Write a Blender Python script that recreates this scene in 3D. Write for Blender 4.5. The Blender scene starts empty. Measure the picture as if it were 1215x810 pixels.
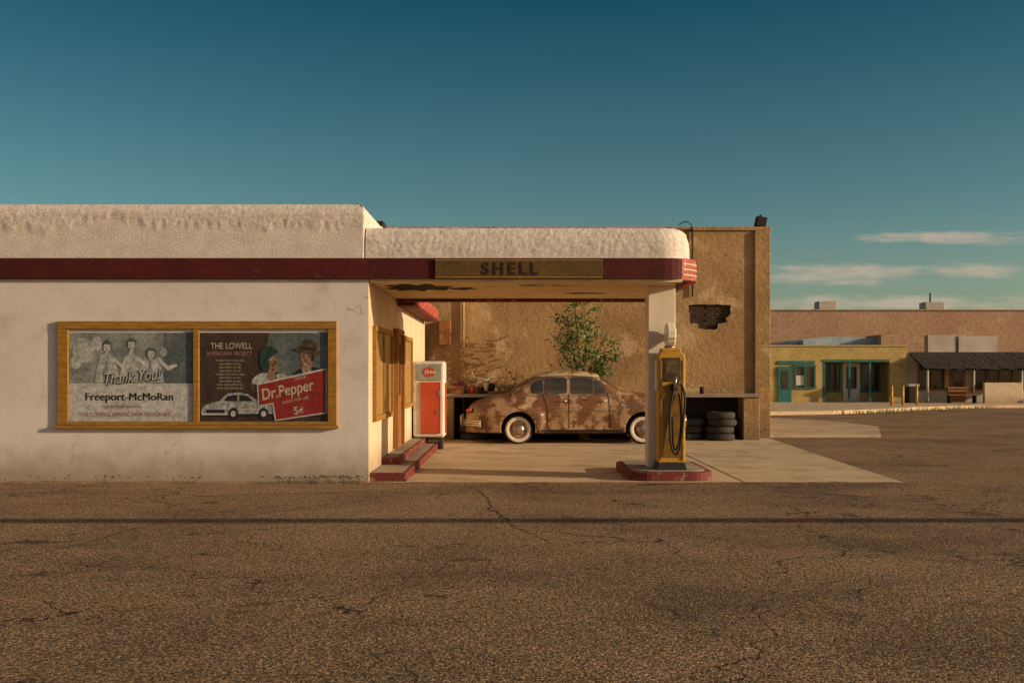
import bpy, bmesh, math, random
from mathutils import Vector, noise, Matrix
random.seed(7)
sc=bpy.context.scene
R=math.radians
# ------------------------------------------------------------ helpers
def link(o,parent=None):
    sc.collection.objects.link(o)
    if parent is not None:
        o.parent=parent
        o.matrix_parent_inverse=Matrix.Translation(parent.location).inverted()
    return o
def empty(name,loc=(0,0,0)):
    e=bpy.data.objects.new(name,None); e.location=loc; e.empty_display_size=.3
    sc.collection.objects.link(e); return e
def mesh(name,vs,fs,mat=None,parent=None,smooth=False,bevel=0,bseg=2,mats=None,mi=None):
    m=bpy.data.meshes.new(name); m.from_pydata([tuple(v) for v in vs],[],fs); m.update()
    if mats:
        for a in mats: m.materials.append(a)
        for p,i in zip(m.polygons,mi): p.material_index=i
    elif mat: m.materials.append(mat)
    if smooth:
        for p in m.polygons: p.use_smooth=True
    o=bpy.data.objects.new(name,m); link(o,parent)
    if bevel:
        b=o.modifiers.new('b','BEVEL'); b.width=bevel; b.segments=bseg; b.limit_method='ANGLE'
    return o
def box(name,x0,x1,y0,y1,z0,z1,mat,parent=None,bevel=0.0,rz=0,ry=0,bseg=2):
    vs=[Vector((x,y,z)) for x in(x0,x1) for y in(y0,y1) for z in(z0,z1)]
    if rz or ry:
        c=Vector(((x0+x1)/2,(y0+y1)/2,(z0+z1)/2)); m=Matrix.Rotation(rz,3,'Z')@Matrix.Rotation(ry,3,'Y')
        vs=[c+m@(v-c) for v in vs]
    fs=[(0,1,3,2),(4,6,7,5),(0,4,5,1),(2,3,7,6),(0,2,6,4),(1,5,7,3)]
    return mesh(name,vs,fs,mat,parent,bevel=bevel,bseg=bseg)
def prism(name,pts,axis,a0,a1,mat,parent=None,bevel=0,smooth=False):
    def P(p,a):
        if axis=='Z': return (p[0],p[1],a)
        if axis=='Y': return (p[0],a,p[1])
        return (a,p[0],p[1])
    n=len(pts); vs=[P(p,a0) for p in pts]+[P(p,a1) for p in pts]
    fs=[tuple(range(n)),tuple(range(2*n-1,n-1,-1))]+[(i,i+n,(i+1)%n+n,(i+1)%n) for i in range(n)]
    o=mesh(name,vs,fs,mat,parent,bevel=bevel)
    bm=bmesh.new(); bm.from_mesh(o.data); bmesh.ops.recalc_face_normals(bm,faces=bm.faces); bm.to_mesh(o.data); bm.free()
    return o
def sheet(name,pts,z,mat,parent=None):
    return mesh(name,[(p[0],p[1],z) for p in pts],[tuple(range(len(pts)))],mat,parent)
def cyl(name,p0,p1,r0,r1,mat,parent=None,seg=16,smooth=True):
    p0=Vector(p0);p1=Vector(p1); d=(p1-p0).normalized()
    a=d.orthogonal().normalized(); b=d.cross(a)
    vs=[];fs=[]
    for p,r in((p0,r0),(p1,r1)):
        for i in range(seg):
            t=2*math.pi*i/seg; vs.append(p+(a*math.cos(t)+b*math.sin(t))*r)
    fs=[(i,(i+1)%seg,(i+1)%seg+seg,i+seg) for i in range(seg)]
    fs+=[tuple(range(seg-1,-1,-1)),tuple(range(seg,2*seg))]
    o=mesh(name,vs,fs,mat,parent)
    if smooth:
        for p in o.data.polygons[:seg]: p.use_smooth=True
    return o
def tube(name,pts,r,mat,parent=None,bez=True,taper=None):
    c=bpy.data.curves.new(name,'CURVE'); c.dimensions='3D'; c.bevel_depth=r; c.bevel_resolution=3; c.use_fill_caps=True
    s=c.splines.new('NURBS' if bez else 'POLY'); s.points.add(len(pts)-1)
    for i,(p,q) in enumerate(zip(s.points,pts)):
        p.co=(*q,1)
        if taper: p.radius=1-taper*i/(len(pts)-1)
    if bez: s.use_endpoint_u=True; s.order_u=3; s.resolution_u=8
    c.materials.append(mat); o=bpy.data.objects.new(name,c); return link(o,parent)
def lathe(name,prof,c,axis,mats,mi,parent=None,seg=40):
    vs=[];fs=[];m=[]
    for r,a in prof:
        for i in range(seg):
            t=2*math.pi*i/seg
            if axis=='Y': vs.append((c[0]+r*math.cos(t),c[1]+a,c[2]+r*math.sin(t)))
            else: vs.append((c[0]+r*math.cos(t),c[1]+r*math.sin(t),c[2]+a))
    for k in range(len(prof)-1):
        for i in range(seg):
            fs.append((k*seg+i,k*seg+(i+1)%seg,(k+1)*seg+(i+1)%seg,(k+1)*seg+i)); m.append(mi[k])
    return mesh(name,vs,fs,None,parent,smooth=True,mats=mats,mi=m)
def text(name,body,x,y,z,size,mat,parent=None,off=0.0,rot=0,align='LEFT',sx=1,shear=0,spacing=1,ext=.0015):
    c=bpy.data.curves.new(name,'FONT'); c.body=body; c.size=size; c.extrude=ext; c.offset=off; c.align_x=align
    c.shear=shear; c.space_character=spacing
    c.materials.append(mat); o=bpy.data.objects.new(name,c); o.location=(x,y,z)
    o.rotation_euler=(R(90),-rot,0); o.scale=(sx,1,1)
    return link(o,parent)
# ------------------------------------------------------------ materials
def mat(name,c1,c2=None,scale=3,rough=.85,bump=.2,bscale=40,c3=None,s3=1.0,t3=.55,w3=.05,metal=0,
        crack=None,crackcol=(.03,.02,.012),fine=0,fscale=120,bdist=.01,stretch=None,spec=.35,coat=0,dirt=None,fr=(.3,.7),c4=None,grit=None):
    m=bpy.data.materials.new(name); m.use_nodes=True; nt=m.node_tree; N=nt.nodes; L=nt.links
    b=N['Principled BSDF']; b.inputs['Roughness'].default_value=rough; b.inputs['Metallic'].default_value=metal
    b.inputs['Specular IOR Level'].default_value=spec
    if coat: b.inputs['Coat Weight'].default_value=coat
    tc=N.new('ShaderNodeTexCoord'); vec=tc.outputs['Object']
    if stretch:
        mp=N.new('ShaderNodeMapping'); mp.inputs['Scale'].default_value=stretch; L.new(vec,mp.inputs[0]); svec=mp.outputs[0]
    else: svec=vec
    def nz(s,d=8,r=.6,v=svec):
        n=N.new('ShaderNodeTexNoise'); n.inputs['Scale'].default_value=s; n.inputs['Detail'].default_value=d; n.inputs['Roughness'].default_value=r
        L.new(v,n.inputs['Vector']); return n.outputs['Fac']
    def ramp(f,a,bb):
        r=N.new('ShaderNodeMapRange'); r.inputs[1].default_value=a; r.inputs[2].default_value=bb; r.interpolation_type='SMOOTHSTEP'
        L.new(f,r.inputs[0]); return r.outputs[0]
    def mix(f,a,bb,mode='MIX'):
        x=N.new('ShaderNodeMix'); x.data_type='RGBA'; x.blend_type=mode
        if isinstance(f,(int,float)): x.inputs[0].default_value=f
        else: L.new(f,x.inputs[0])
        for i,q in((6,a),(7,bb)):
            if isinstance(q,tuple): x.inputs[i].default_value=(*q,1)
            else: L.new(q,x.inputs[i])
        return x.outputs[2]
    col=mix(ramp(nz(scale),.32,.68),c1,c2 if c2 else tuple(v*.8 for v in c1))
    if c3: col=mix(ramp(nz(s3,10,.65),t3-w3,t3+w3),col,c3)
    if c4:
        col=mix(ramp(nz(c4[1],10,.7),c4[2]-.03,c4[2]+.05),col,c4[0])
    if dirt:
        sp=N.new('ShaderNodeSeparateXYZ'); L.new(vec,sp.inputs[0])
        ad=N.new('ShaderNodeMath'); ad.operation='MULTIPLY_ADD'; L.new(nz(2.5),ad.inputs[0]); ad.inputs[1].default_value=-.6; L.new(sp.outputs['Z'],ad.inputs[2])
        ad2=N.new('ShaderNodeMath'); ad2.operation='ADD'; L.new(ad.outputs[0],ad2.inputs[0]); ad2.inputs[1].default_value=.3
        col=mix(ramp(ad2.outputs[0],dirt[1],dirt[0]),col,dirt[2])
    height=nz(bscale,6,.65,vec)
    if fine:
        col=mix(fine,col,mix(ramp(nz(fscale,3,.7,vec),*fr),(.1,.1,.1),(1.9,1.9,1.9)),'MULTIPLY')
    if grit:
        vo=N.new('ShaderNodeTexVoronoi'); vo.inputs['Scale'].default_value=grit[0]; L.new(vec,vo.inputs['Vector'])
        sc_=N.new('ShaderNodeSeparateColor'); L.new(vo.outputs['Color'],sc_.inputs[0])
        col=mix(grit[1],col,mix(ramp(sc_.outputs[0],.1,.95),(.3,.29,.28),(1.9,1.85,1.75)),'MULTIPLY')
        h2=N.new('ShaderNodeMath'); h2.operation='MULTIPLY_ADD'; L.new(vo.outputs['Distance'],h2.inputs[0]); h2.inputs[1].default_value=-.7; L.new(height,h2.inputs[2]); height=h2.outputs[0]
    if crack:
        cs,cw,cm=crack
        dn=N.new('ShaderNodeTexNoise'); dn.inputs['Scale'].default_value=1.7; dn.inputs['Detail'].default_value=6; L.new(vec,dn.inputs['Vector'])
        va=N.new('ShaderNodeVectorMath'); va.operation='MULTIPLY_ADD'; L.new(dn.outputs['Color'],va.inputs[0]); va.inputs[1].default_value=(.9,.9,.9); L.new(vec,va.inputs[2])
        vo=N.new('ShaderNodeTexVoronoi'); vo.feature='DISTANCE_TO_EDGE'; vo.inputs['Scale'].default_value=cs; L.new(va.outputs[0],vo.inputs['Vector'])
        line=ramp(vo.outputs['Distance'],cw,cw*.25); mk=ramp(nz(.45,3,.5,vec),cm-.04,cm+.04)
        mu=N.new('ShaderNodeMath'); mu.operation='MULTIPLY'; L.new(line,mu.inputs[0]); L.new(mk,mu.inputs[1])
        col=mix(mu.outputs[0],col,crackcol)
    L.new(col,b.inputs['Base Color'])
    if bump:
        bp=N.new('ShaderNodeBump'); bp.inputs['Strength'].default_value=bump; bp.inputs['Distance'].default_value=bdist
        L.new(height,bp.inputs['Height']); L.new(bp.outputs[0],b.inputs['Normal'])
    return m
white=mat('white_stucco',(.68,.62,.565),(.61,.545,.49),.7,bump=.35,bscale=38,fine=.08,c3=(.5,.43,.37),s3=1.5,t3=.62,w3=.14,dirt=(.0,.65,(.34,.265,.21)),bdist=.011,crack=(.45,.0028,.54),crackcol=(.33,.27,.22))
cream=mat('cream_stucco',(.66,.53,.36),(.56,.43,.28),2,bump=.3,bscale=25,fine=.12,c3=(.38,.27,.17),s3=3,t3=.66,dirt=(.05,.6,(.36,.26,.17)))
pilm=mat('pillar_paint',(.76,.66,.54),(.66,.56,.44),2,bump=.2,bscale=25,fine=.1,c3=(.45,.35,.24),s3=4,t3=.68)
foam=mat('sprayed_foam',(.68,.60,.53),(.58,.505,.44),4,bump=.5,bscale=55,fine=.25,fscale=34,bdist=.01)
soffit=mat('soffit_paint',(.78,.6,.33),(.68,.48,.24),2.5,bump=.3,bscale=18,c3=(.3,.18,.08),s3=2.2,t3=.64,w3=.02)
red=mat('red_band',(.08,.010,.0075),(.058,.008,.0065),2,rough=.7,bump=.2,bscale=15,fine=.25,fscale=40,c3=(.11,.022,.015),s3=3,t3=.62,spec=.25)
redl=mat('red_trim',(.17,.026,.02),(.12,.022,.018),4,rough=.75,bump=.2,c3=(.27,.18,.13),s3=7,t3=.6,fine=.3,fscale=40)
stripe=mat('stripe_red',(.36,.05,.035),(.3,.045,.03),4,rough=.6,c3=(.6,.42,.32),s3=9,t3=.6)
ochre=mat('ochre_wood',(.36,.18,.022),(.25,.12,.018),4,rough=.6,bump=.25,bscale=30,fine=.25,fscale=60,stretch=(1,1,6),c3=(.14,.07,.028),s3=9,t3=.66)
brownwood=mat('brown_wood',(.3,.13,.035),(.2,.08,.02),4,rough=.6,bump=.3,stretch=(6,6,1))
shellbd=mat('fascia_board',(.12,.066,.011),(.085,.045,.009),3,rough=.65,fine=.3,fscale=40,bump=.2)
shelltx=mat('letter_paint',(.03,.007,.005),rough=.6,bump=0)
tan=mat('tan_stucco',(.40,.245,.105),(.28,.165,.068),.8,bump=.8,bscale=9,bdist=.03,fine=.3,fscale=30,c3=(.5,.34,.175),s3=1.1,t3=.58,w3=.06,crack=(.7,.0045,.5),crackcol=(.15,.085,.04),dirt=(0,.9,(.2,.13,.065)),c4=((.22,.13,.06),2.3,.62))
brick=mat('exposed_brick',(.06,.036,.02),(.03,.018,.011),9,bump=.9,bscale=25,bdist=.03)
pink=mat('pink_stucco',(.42,.26,.16),(.34,.2,.12),.3,bump=.4,bscale=6,fine=.25,fscale=6,c3=(.48,.34,.22),s3=.35,t3=.6,crack=(.25,.006,.5),crackcol=(.22,.13,.08),c4=((.26,.16,.1),.5,.63))
conc=mat('concrete',(.62,.45,.27),(.5,.36,.21),.9,bump=.3,bscale=50,fine=.25,fscale=70,c3=(.34,.23,.13),s3=1.2,t3=.6,w3=.1,crack=(.5,.003,.5),crackcol=(.18,.12,.07),c4=((.2,.135,.08),2.0,.67))
greyc=mat('grey_concrete',(.32,.255,.19),(.23,.18,.14),3,bump=.3,bscale=50,fine=.2,fscale=90)
redpad=mat('red_concrete',(.42,.24,.14),(.36,.27,.17),.8,bump=.3,fine=.2,c3=(.46,.36,.24),s3=.9,t3=.5)
asph=mat('asphalt',(.31,.198,.118),(.23,.146,.087),.6,bump=1.0,bscale=60,bdist=.022,fine=.85,fscale=42,fr=(.3,.7),c3=(.165,.105,.063),s3=.5,t3=.56,w3=.12,crack=(.42,.0055,.47),crackcol=(.045,.03,.02),rough=.92,spec=.15,stretch=(.65,1,1),c4=((.085,.056,.036),1.1,.62),grit=(62,.7))
dirtm=mat('dirt',(.3,.19,.11),(.2,.13,.07),2,bump=.8,bscale=30,fine=.5)
yellow=mat('pump_yellow',(.56,.3,.03),(.42,.21,.022),6,rough=.45,bump=.08,c3=(.16,.075,.025),s3=9,t3=.64,spec=.5)
yelwall=mat('yellow_wall',(.5,.36,.12),(.4,.29,.1),.8,bump=.2,fine=.2,fscale=12,c3=(.33,.24,.1),s3=1.2,t3=.6,c4=((.24,.17,.08),1.5,.65))
teal=mat('teal_paint',(.03,.17,.15),(.025,.12,.11),4,rough=.5,bump=.1)
black=mat('black_rubber',(.018,.016,.015),(.03,.027,.024),6,rough=.75,bump=.2)
tyreold=mat('old_tire_rubber',(.03,.026,.023),(.05,.042,.034),5,rough=.85,bump=.4)
dark=mat('dark_void',(.022,.016,.011),(.03,.022,.015),4,rough=.9,bump=.1)
glass=mat('dark_glass',(.035,.032,.026),(.07,.058,.04),2,rough=.1,bump=.02,spec=.8)
chrome=mat('old_chrome',(.5,.44,.36),(.3,.23,.17),8,rough=.32,metal=.85,bump=.1)
wwall=mat('whitewall',(.7,.62,.5),(.55,.46,.35),12,rough=.7,bump=.05)
rust=mat('car_paint_rust',(.47,.32,.18),(.33,.2,.105),2.2,rough=.42,bump=.15,bscale=30,fine=.3,fscale=30,c3=(.17,.078,.032),s3=1.9,t3=.5,w3=.035,spec=.5,c4=((.075,.032,.016),4.5,.59))
rustroof=mat('car_roof_paint',(.58,.45,.29),(.44,.3,.17),3,rough=.5,bump=.1,c3=(.2,.09,.035),s3=2.5,t3=.54,w3=.05)
whitep=mat('white_enamel',(.7,.66,.58),(.58,.52,.45),5,rough=.4,bump=.05,c3=(.28,.18,.11),s3=7,t3=.66)
bone=mat('bone',(.6,.52,.38),(.45,.36,.24),6,rough=.7,bump=.2)
redv=mat('vending_red',(.5,.07,.028),(.42,.055,.022),3,rough=.4,bump=.03,spec=.5,c3=(.6,.3,.2),s3=5,t3=.7)
metalb=mat('pale_metal',(.36,.44,.47),(.28,.34,.37),2,rough=.5,bump=.1)
greyw=mat('greywhite_stucco',(.5,.44,.36),(.4,.34,.27),1,bump=.2,fine=.15,fscale=20)
shingle=mat('shingles',(.06,.043,.03),(.025,.018,.014),7,bump=.8,bscale=9,bdist=.05,fine=.4,fscale=14)
leaf=mat('leaf',(.07,.12,.03),(.14,.18,.05),2,rough=.6,bump=0)
dryleaf=mat('dry_leaf',(.26,.11,.035),(.15,.08,.03),5,rough=.7,bump=0)
weed=mat('weed',(.2,.17,.06),(.11,.115,.04),3,rough=.7,bump=0)
bark=mat('bark',(.12,.085,.05),(.07,.05,.03),8,bump=.5)
crackm=mat('crack_fill',(.04,.028,.019),(.075,.05,.033),9,rough=.95,bump=.3)
# ------------------------------------------------------------ ground
sheet('ground',[(-1500,-800),(1500,-800),(1500,2500),(-1500,2500)],-.004,dirtm)
sheet('road',[(-70,-60),(90,-60),(90,36.6),(-70,36.6)],0,asph)
ap=empty('concrete_apron',(2,5,0))
rd=random.Random(21)
edge=[(-2.1+7.85*i/60,.02+rd.uniform(-.035,.03)) for i in range(61)]
sheet('slab',edge+[(5.85,2),(5.95,4),(6.35,10),(-2.1,10)],.006,conc,ap)
for i,y in enumerate((2.6,5.3,7.6)):
    sheet('joint_%d'%i,[(-1.5,y),(5.85,y),(5.85,y+.02),(-1.5,y+.02)],.009,crackm,ap)
sheet('joint_v',[(3.4,.08),(3.42,.08),(3.42,10),(3.4,10)],.0098,crackm,ap)
prism('concrete_pad',[(6.45,10.3),(9.3,10.5),(10.7,14.5),(10.4,17.5),(9.2,20),(6.45,20)],'Z',0,.06,redpad)
prism('sidewalk',[(6,22.5),(12.6,24.4),(15,26.3),(17.5,28.7),(21.7,31.5),(30,33),(60,34),(60,36.3),(6,36.3)],'Z',0,.14,conc)
def ribbon(pts,w):
    vs=[];fs=[]; P=[]
    for a,b in zip(pts[:-1],pts[1:]):
        n=max(2,int((Vector(b)-Vector(a)).length/.09))
        for i in range(n):
            t=i/n; P.append(Vector(a).lerp(Vector(b),t)+Vector((random.uniform(-.035,.035),random.uniform(-.035,.035))))
    P.append(Vector(pts[-1]))
    for i,p in enumerate(P):
        d=(P[min(i+1,len(P)-1)]-P[max(i-1,0)]).normalized(); nn=Vector((-d.y,d.x))*w*random.uniform(.3,1.2)*(0.25+math.sin(math.pi*i/(len(P)-1)))
        vs+=[(p.x+nn.x,p.y+nn.y,.004),(p.x-nn.x,p.y-nn.y,.004)]
    fs=[(2*i,2*i+1,2*i+3,2*i+2) for i in range(len(P)-1)]
    return vs,fs
V=[];F=[]
for pts,w in [([(-.6,-.3),(-.3,-1.8),(-.25,-2.8),(.1,-4.4),(.4,-5.2)],.013),([(.1,-4.4),(1.0,-4.9),(1.3,-5.5)],.008),([(-3.9,-4.2),(-4.0,-5.2),(-4.3,-6)],.014),
              ([(3.6,-.4),(4.1,-1.3),(5.0,-2.0)],.016),([(-6,-1.2),(-4,-1.6),(-2,-1.1),(-.6,-1.4)],.012),([(.9,-7.4),(1.0,-7.8),(1.2,-8.0),(1.3,-8.6)],.006),([(-3.4,-5.8),(-3.6,-6.8)],.008),
              ([(5.2,-.5),(5.6,-.9),(6.4,-1.0),(7.4,-1.7)],.018),([(-.6,-.9),(.8,-1.3),(2.2,-1.0),(3.4,-1.5)],.012),([(7.5,-.2),(9,1.5),(12,2.5),(14,6)],.02),([(-1.4,-8.1),(-1.0,-7.7),(-.9,-7.0)],.005),([(2.4,-7.9),(2.6,-7.2),(3.2,-6.9)],.006)]:
    v,f=ribbon(pts,w); k=len(V); V+=v; F+=[tuple(a+k for a in q) for q in f]
mesh('pavement_cracks',V,F,crackm)
# ------------------------------------------------------------ gas station building
gs=empty('gas_station',(-2,2,0))
box('front_wall',-12,-2.11,0,.25,-.02,2.98,white,gs)
box('side_wall',-2.36,-2.112,.25,9.5,-.02,3.3,cream,gs)
box('corner_face',-2.109,-2.105,0.003,.25,0,2.978,cream,gs)
box('rear_wall',-12,-2.36,9.2,9.5,0,3.3,cream,gs)
box('left_wall',-12,-11.75,.25,9.2,0,3.3,cream,gs)
box('roof_deck',-12.0,-2.12,.26,9.5,3.31,3.42,greyc,gs)
def arc(cx,cy,r,a0,a1,n): return [(cx+r*math.cos(R(a0+(a1-a0)*i/n)),cy+r*math.sin(R(a0+(a1-a0)*i/n))) for i in range(n+1)]
band=[(-12,-.06)]+arc(2.78-.55,-.06+.55,.55,-90,0,8)+[(2.78,3.66),(-2.0,3.66),(-2.0,.24),(-12,.24)]
prism('red_band',band,'Z',2.985,3.285,red,gs)
prism('red_end',arc(2.783-.55,-.063+.55,.55,-62,0,8)+[(2.783,3.6),(2.7,3.6),(2.7,.5),(2.5,.1)],'Z',2.975,3.29,stripe,gs)
for i,z in enumerate((3.04,3.12,3.2)):
    pts=arc(2.786-.55,-.066+.55,.55,-60,0,8)+[(2.786,3.4)]
    vs=[]
    for p in pts: vs+=[(p[0]+.003,p[1]-.003,z),(p[0]+.003,p[1]-.003,z+.02)]
    mesh('stripe_%d'%i,vs,[(2*k,2*k+2,2*k+3,2*k+1) for k in range(len(pts)-1)],cream,gs)
prism('soffit',[(-2.09,.12)]+arc(2.5-.5,.62,.5,-90,0,6)+[(2.5,3.4),(-2.09,3.4)],'Z',2.955,2.984,soffit,gs)
box('rear_fascia',-2.09,2.7,3.44,3.58,2.9,2.984,redl,gs)
box('fascia_drop',-2.09,2.5,.0,.1,2.94,2.984,soffit,gs)
def blobp(cx,cy,rx,ry,n=28,j=.35,seed=0):
    rnd=random.Random(seed); pts=[]
    for i in range(n):
        t=2*math.pi*i/n; k=1+rnd.uniform(-j,j); pts.append((cx+rx*k*math.cos(t),cy+ry*k*math.sin(t)))
    return pts
for k,(a,b,c,d) in enumerate(((-1.45,1.1,.5,.6),(-.8,1.3,.25,.2),(1.2,2.2,.35,.12),(.3,.7,.2,.08))):
    pts=blobp(a,b,c,d,seed=3+k)
    mesh('peeled_patch',[(p[0],p[1],2.951) for p in pts],[tuple(range(len(pts)))[::-1]],dark,gs)
def sweep(name,path,prof,m,parent,drip=None,step=.022,amp=.0065,thick=.012,fade=.12):
    P=[Vector((a,b)) for a,b in path]; S=[]
    for a,b in zip(P[:-1],P[1:]):
        n=max(1,int((b-a).length/step))
        for i in range(n): S.append(a.lerp(b,i/n))
    S.append(P[-1])
    Q=[]; pr=[Vector(p) for p in prof]
    for a,b in zip(pr[:-1],pr[1:]):
        n=max(1,int((b-a).length/step))
        for i in range(n): Q.append(a.lerp(b,i/n))
    Q.append(pr[-1])
    vs=[]; nq=len(Q)
    for i,s in enumerate(S):
        a=S[max(i-2,0)]; b=S[min(i+2,len(S)-1)]; d=(b-a).normalized(); nrm=Vector((d.y,-d.x))
        al=i*step
        for j,q in enumerate(Q):
            pos=Vector((s.x-nrm.x*q.x,s.y-nrm.y*q.x,q.y))
            zd=drip(al) if drip else -9
            mk=min(1,max(0,(q.y-zd)/fade+.35*noise.noise(pos*16)))
            nn=.3*noise.noise(pos*9)+.6*noise.noise(pos*21)+.75*noise.noise(pos*39)
            dsp=mk*(thick+amp*nn)+(1-mk)*.001*nn
            vs.append((pos.x+nrm.x*dsp,pos.y+nrm.y*dsp,pos.z+(dsp*.6 if q.x>.05 else 0)))
    fs=[(i*nq+j,(i+1)*nq+j,(i+1)*nq+j+1,i*nq+j+1) for i in range(len(S)-1) for j in range(nq-1)]
    return mesh(name,vs,fs,m,parent,smooth=True)
def drip1(a):
    f=noise.noise(Vector((a*.9,3.1,0)))*.22+noise.noise(Vector((a*4,1,0)))*.09+noise.noise(Vector((a*11,8,0)))*.06
    return 3.74-f*1.2
sweep('parapet_main',[(-12,0),(-2.17,0),(-2.17,2.25)],[(0,3.285),(0,3.95),(.02,4.03),(.06,4.075),(.13,4.09)],foam,gs,drip1)
box('parapet_core',-11.95,-2.29,.115,2.2,3.43,4.094,foam,gs,bevel=.01)
box('parapet_back',-2.288,-2.19,2.2,2.24,3.3,4.08,foam,gs)
def drip2(a): return 3.31+noise.noise(Vector((a*4,5,0)))*.05
cpath=[(-2.15,0.0)]+arc(2.68-.5,.5,.5,-90,0,10)+[(2.68,3.55),(-2.1,3.55)]
sweep('parapet_canopy',cpath,[(0,3.285),(.02,3.55),(.06,3.68),(.13,3.74),(.3,3.76),(.42,3.76)],foam,gs,drip2,amp=.008)
box('canopy_roof',-2.1,2.3,.35,3.2,3.3,3.745,foam,gs)
box('fascia_board',-1.12,1.32,-.088,-.062,2.992,3.262,shellbd,gs,bevel=.004)
for (a,b,c,d) in((-1.12,1.32,3.245,3.262),(-1.12,1.32,2.992,3.009)):
    box('board_edge',a,b,-.094,-.0885,c,d,ochre,gs)
text('fascia_letters','SHELL',-.44,-.092,3.045,.245,shelltx,gs,off=.006,spacing=1.4,sx=.96)
box('pillar',2.1,2.52,.75,1.12,.15,2.955,pilm,gs,bevel=.01)
def sidewin(y0,y1,z0,z1,mull,pane=ochre):
    x=-2.105
    box('side_pane',x,x+.012,y0,y1,z0,z1,pane,gs)
    for a,b,c,d in((y0-.08,y0,z0-.08,z1+.08),(y1,y1+.08,z0-.08,z1+.08),(y0,y1,z1,z1+.08),(y0,y1,z0-.08,z0)):
        box('side_frame',x,x+.05,a,b,c,d,ochre,gs)
    for k in range(1,mull): 
        yy=y0+(y1-y0)*k/mull; box('side_mullion',x+.012,x+.04,yy-.025,yy+.025,z0,z1,ochre,gs)
yelpane=mat('papered_glass',(.4,.25,.09),(.3,.18,.06),1.5,rough=.3,bump=.02,spec=.6)
sidewin(.55,2.6,.95,2.25,2,pane=yelpane)
sidewin(4.6,6.0,1.0,2.25,1,pane=yelpane)
box('side_door',-2.105,-2.075,3.15,4.05,.27,2.3,brownwood,gs)
for a,b in((3.05,3.15),(4.05,4.15)): box('door_jamb',-2.105,-2.02,a,b,.27,2.4,brownwood,gs)
box('door_head',-2.105,-2.02,3.15,4.05,2.3,2.4,brownwood,gs)
box('door_glass',-2.075,-2.07,3.28,3.92,1.2,2.15,glass,gs)
box('eave_white',-2.11,-1.8,3.7,9.3,2.92,3.1,cream,gs,bevel=.01)
box('eave_red',-1.8,-1.77,3.7,9.3,2.88,3.12,stripe,gs)
box('eave_under',-2.11,-1.8,3.7,9.3,2.85,2.918,redl,gs)
def edge_step(x1,y0,y1,z0,z1,nm):
    box(nm+'_tread',-2.11,x1-.06,y0+.06,y1,z0,z1,greyc,gs,bevel=.01)
    box(nm+'_nosing',x1-.058,x1,y0,y1,z0,z1+.003,redl,gs,bevel=.008)
    box(nm+'_front',-2.11,x1-.06,y0,y0+.058,z0,z1+.003,redl,gs,bevel=.008)
edge_step(-1.56,.12,6.9,-.01,.13,'lower_step')
edge_step(-1.82,1.5,6.9,.13,.24,'upper_step')
box('roof_vent',-2.75,-2.4,4,4.4,3.4,4.45,dark,gs,bevel=.02)
cyl('roof_pipe',(-1.4,2,3.7),(-1.4,2,3.92),.05,.05,dark,gs)
# ------------------------------------------------------------ window sign with two posters
ws=empty('poster_window',(-4.6,0,1.6))
X0,X1,Z0,Z1=-6.655,-2.565,.846,2.366
t=.115
box('frame_top',X0,X1,-.045,-.002,Z1-t,Z1,ochre,ws,bevel=.006)
box('frame_bottom',X0,X1,-.045,-.002,Z0,Z0+.05,ochre,ws,bevel=.006)
box('sill',X0-.03,X1+.03,-.075,-.002,Z0-.05,Z0-.002,ochre,ws,bevel=.006)
box('frame_left',X0,X0+.16,-.043,-.002,Z0+.052,Z1-t-.002,ochre,ws,bevel=.006)
box('frame_right',X1-.13,X1,-.043,-.002,Z0+.052,Z1-t-.002,ochre,ws,bevel=.006)
box('frame_mullion',-4.665,-4.58,-.042,-.002,Z0+.052,Z1-t-.002,ochre,ws,bevel=.006)
def flat(name,c,c2=None,s=3,rough=.45): return mat(name,c,c2 if c2 else tuple(v*.8 for v in c),s,rough=rough,bump=.03,bscale=6,fine=.3,fscale=22)
u=.01236
inkbg=flat('poster_grey',(.13,.145,.14),(.26,.27,.25),4); inkw=flat('poster_white',(.46,.45,.42)); inkg=flat('poster_ghost',(.42,.42,.39),(.25,.26,.25),7)
inkk=flat('poster_black',(.02,.02,.022)); inkr=flat('poster_red',(.25,.024,.02)); inkd=flat('poster_dark',(.035,.022,.017),(.06,.035,.027),4)
inkf=flat('poster_skin',(.32,.19,.12),(.17,.09,.05),10); inkb=flat('poster_brown',(.1,.055,.03),(.05,.03,.018),12); inkgr=flat('poster_green',(.02,.05,.038),(.012,.03,.022),12); inkc=flat('poster_cream',(.46,.38,.27)); inkp=flat('poster_pink',(.34,.18,.16))
inkcar=flat('poster_car',(.36,.37,.36),(.16,.16,.16),14)
inkt=flat('poster_slate',(.06,.08,.08),(.12,.14,.135),4)
cnt=[0]
def poly(nm,par,ox,oz,pts,m,layer): 
    cnt[0]+=1
    return mesh(nm,[(ox+a*u,-.008-layer*.0012-cnt[0]*.000012,oz+b*u) for a,b in pts],[tuple(range(len(pts)))],m,par)
def ell(nm,par,ox,oz,cx,cz,rx,rz,m,layer,rot=0,a0=0,a1=360):
    pts=[]
    for i in range(29):
        tt=R(a0+(a1-a0)*i/28); x=rx*math.cos(tt); z=rz*math.sin(tt)
        pts.append((cx+x*math.cos(R(rot))-z*math.sin(R(rot)),cz+x*math.sin(R(rot))+z*math.cos(R(rot))))
    if a1-a0>=360: pts=pts[:-1]
    return poly(nm,par,ox,oz,pts,m,layer)
def rect(a,b,c,d): return [(a,c),(b,c),(b,d),(a,d)]
lp=empty('thank_you_poster',(-5.57,-.02,1.55)); ox,oz=-6.49,.9
poly('paper',lp,ox,oz,rect(0,147.5,0,105),inkbg,0)
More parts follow.
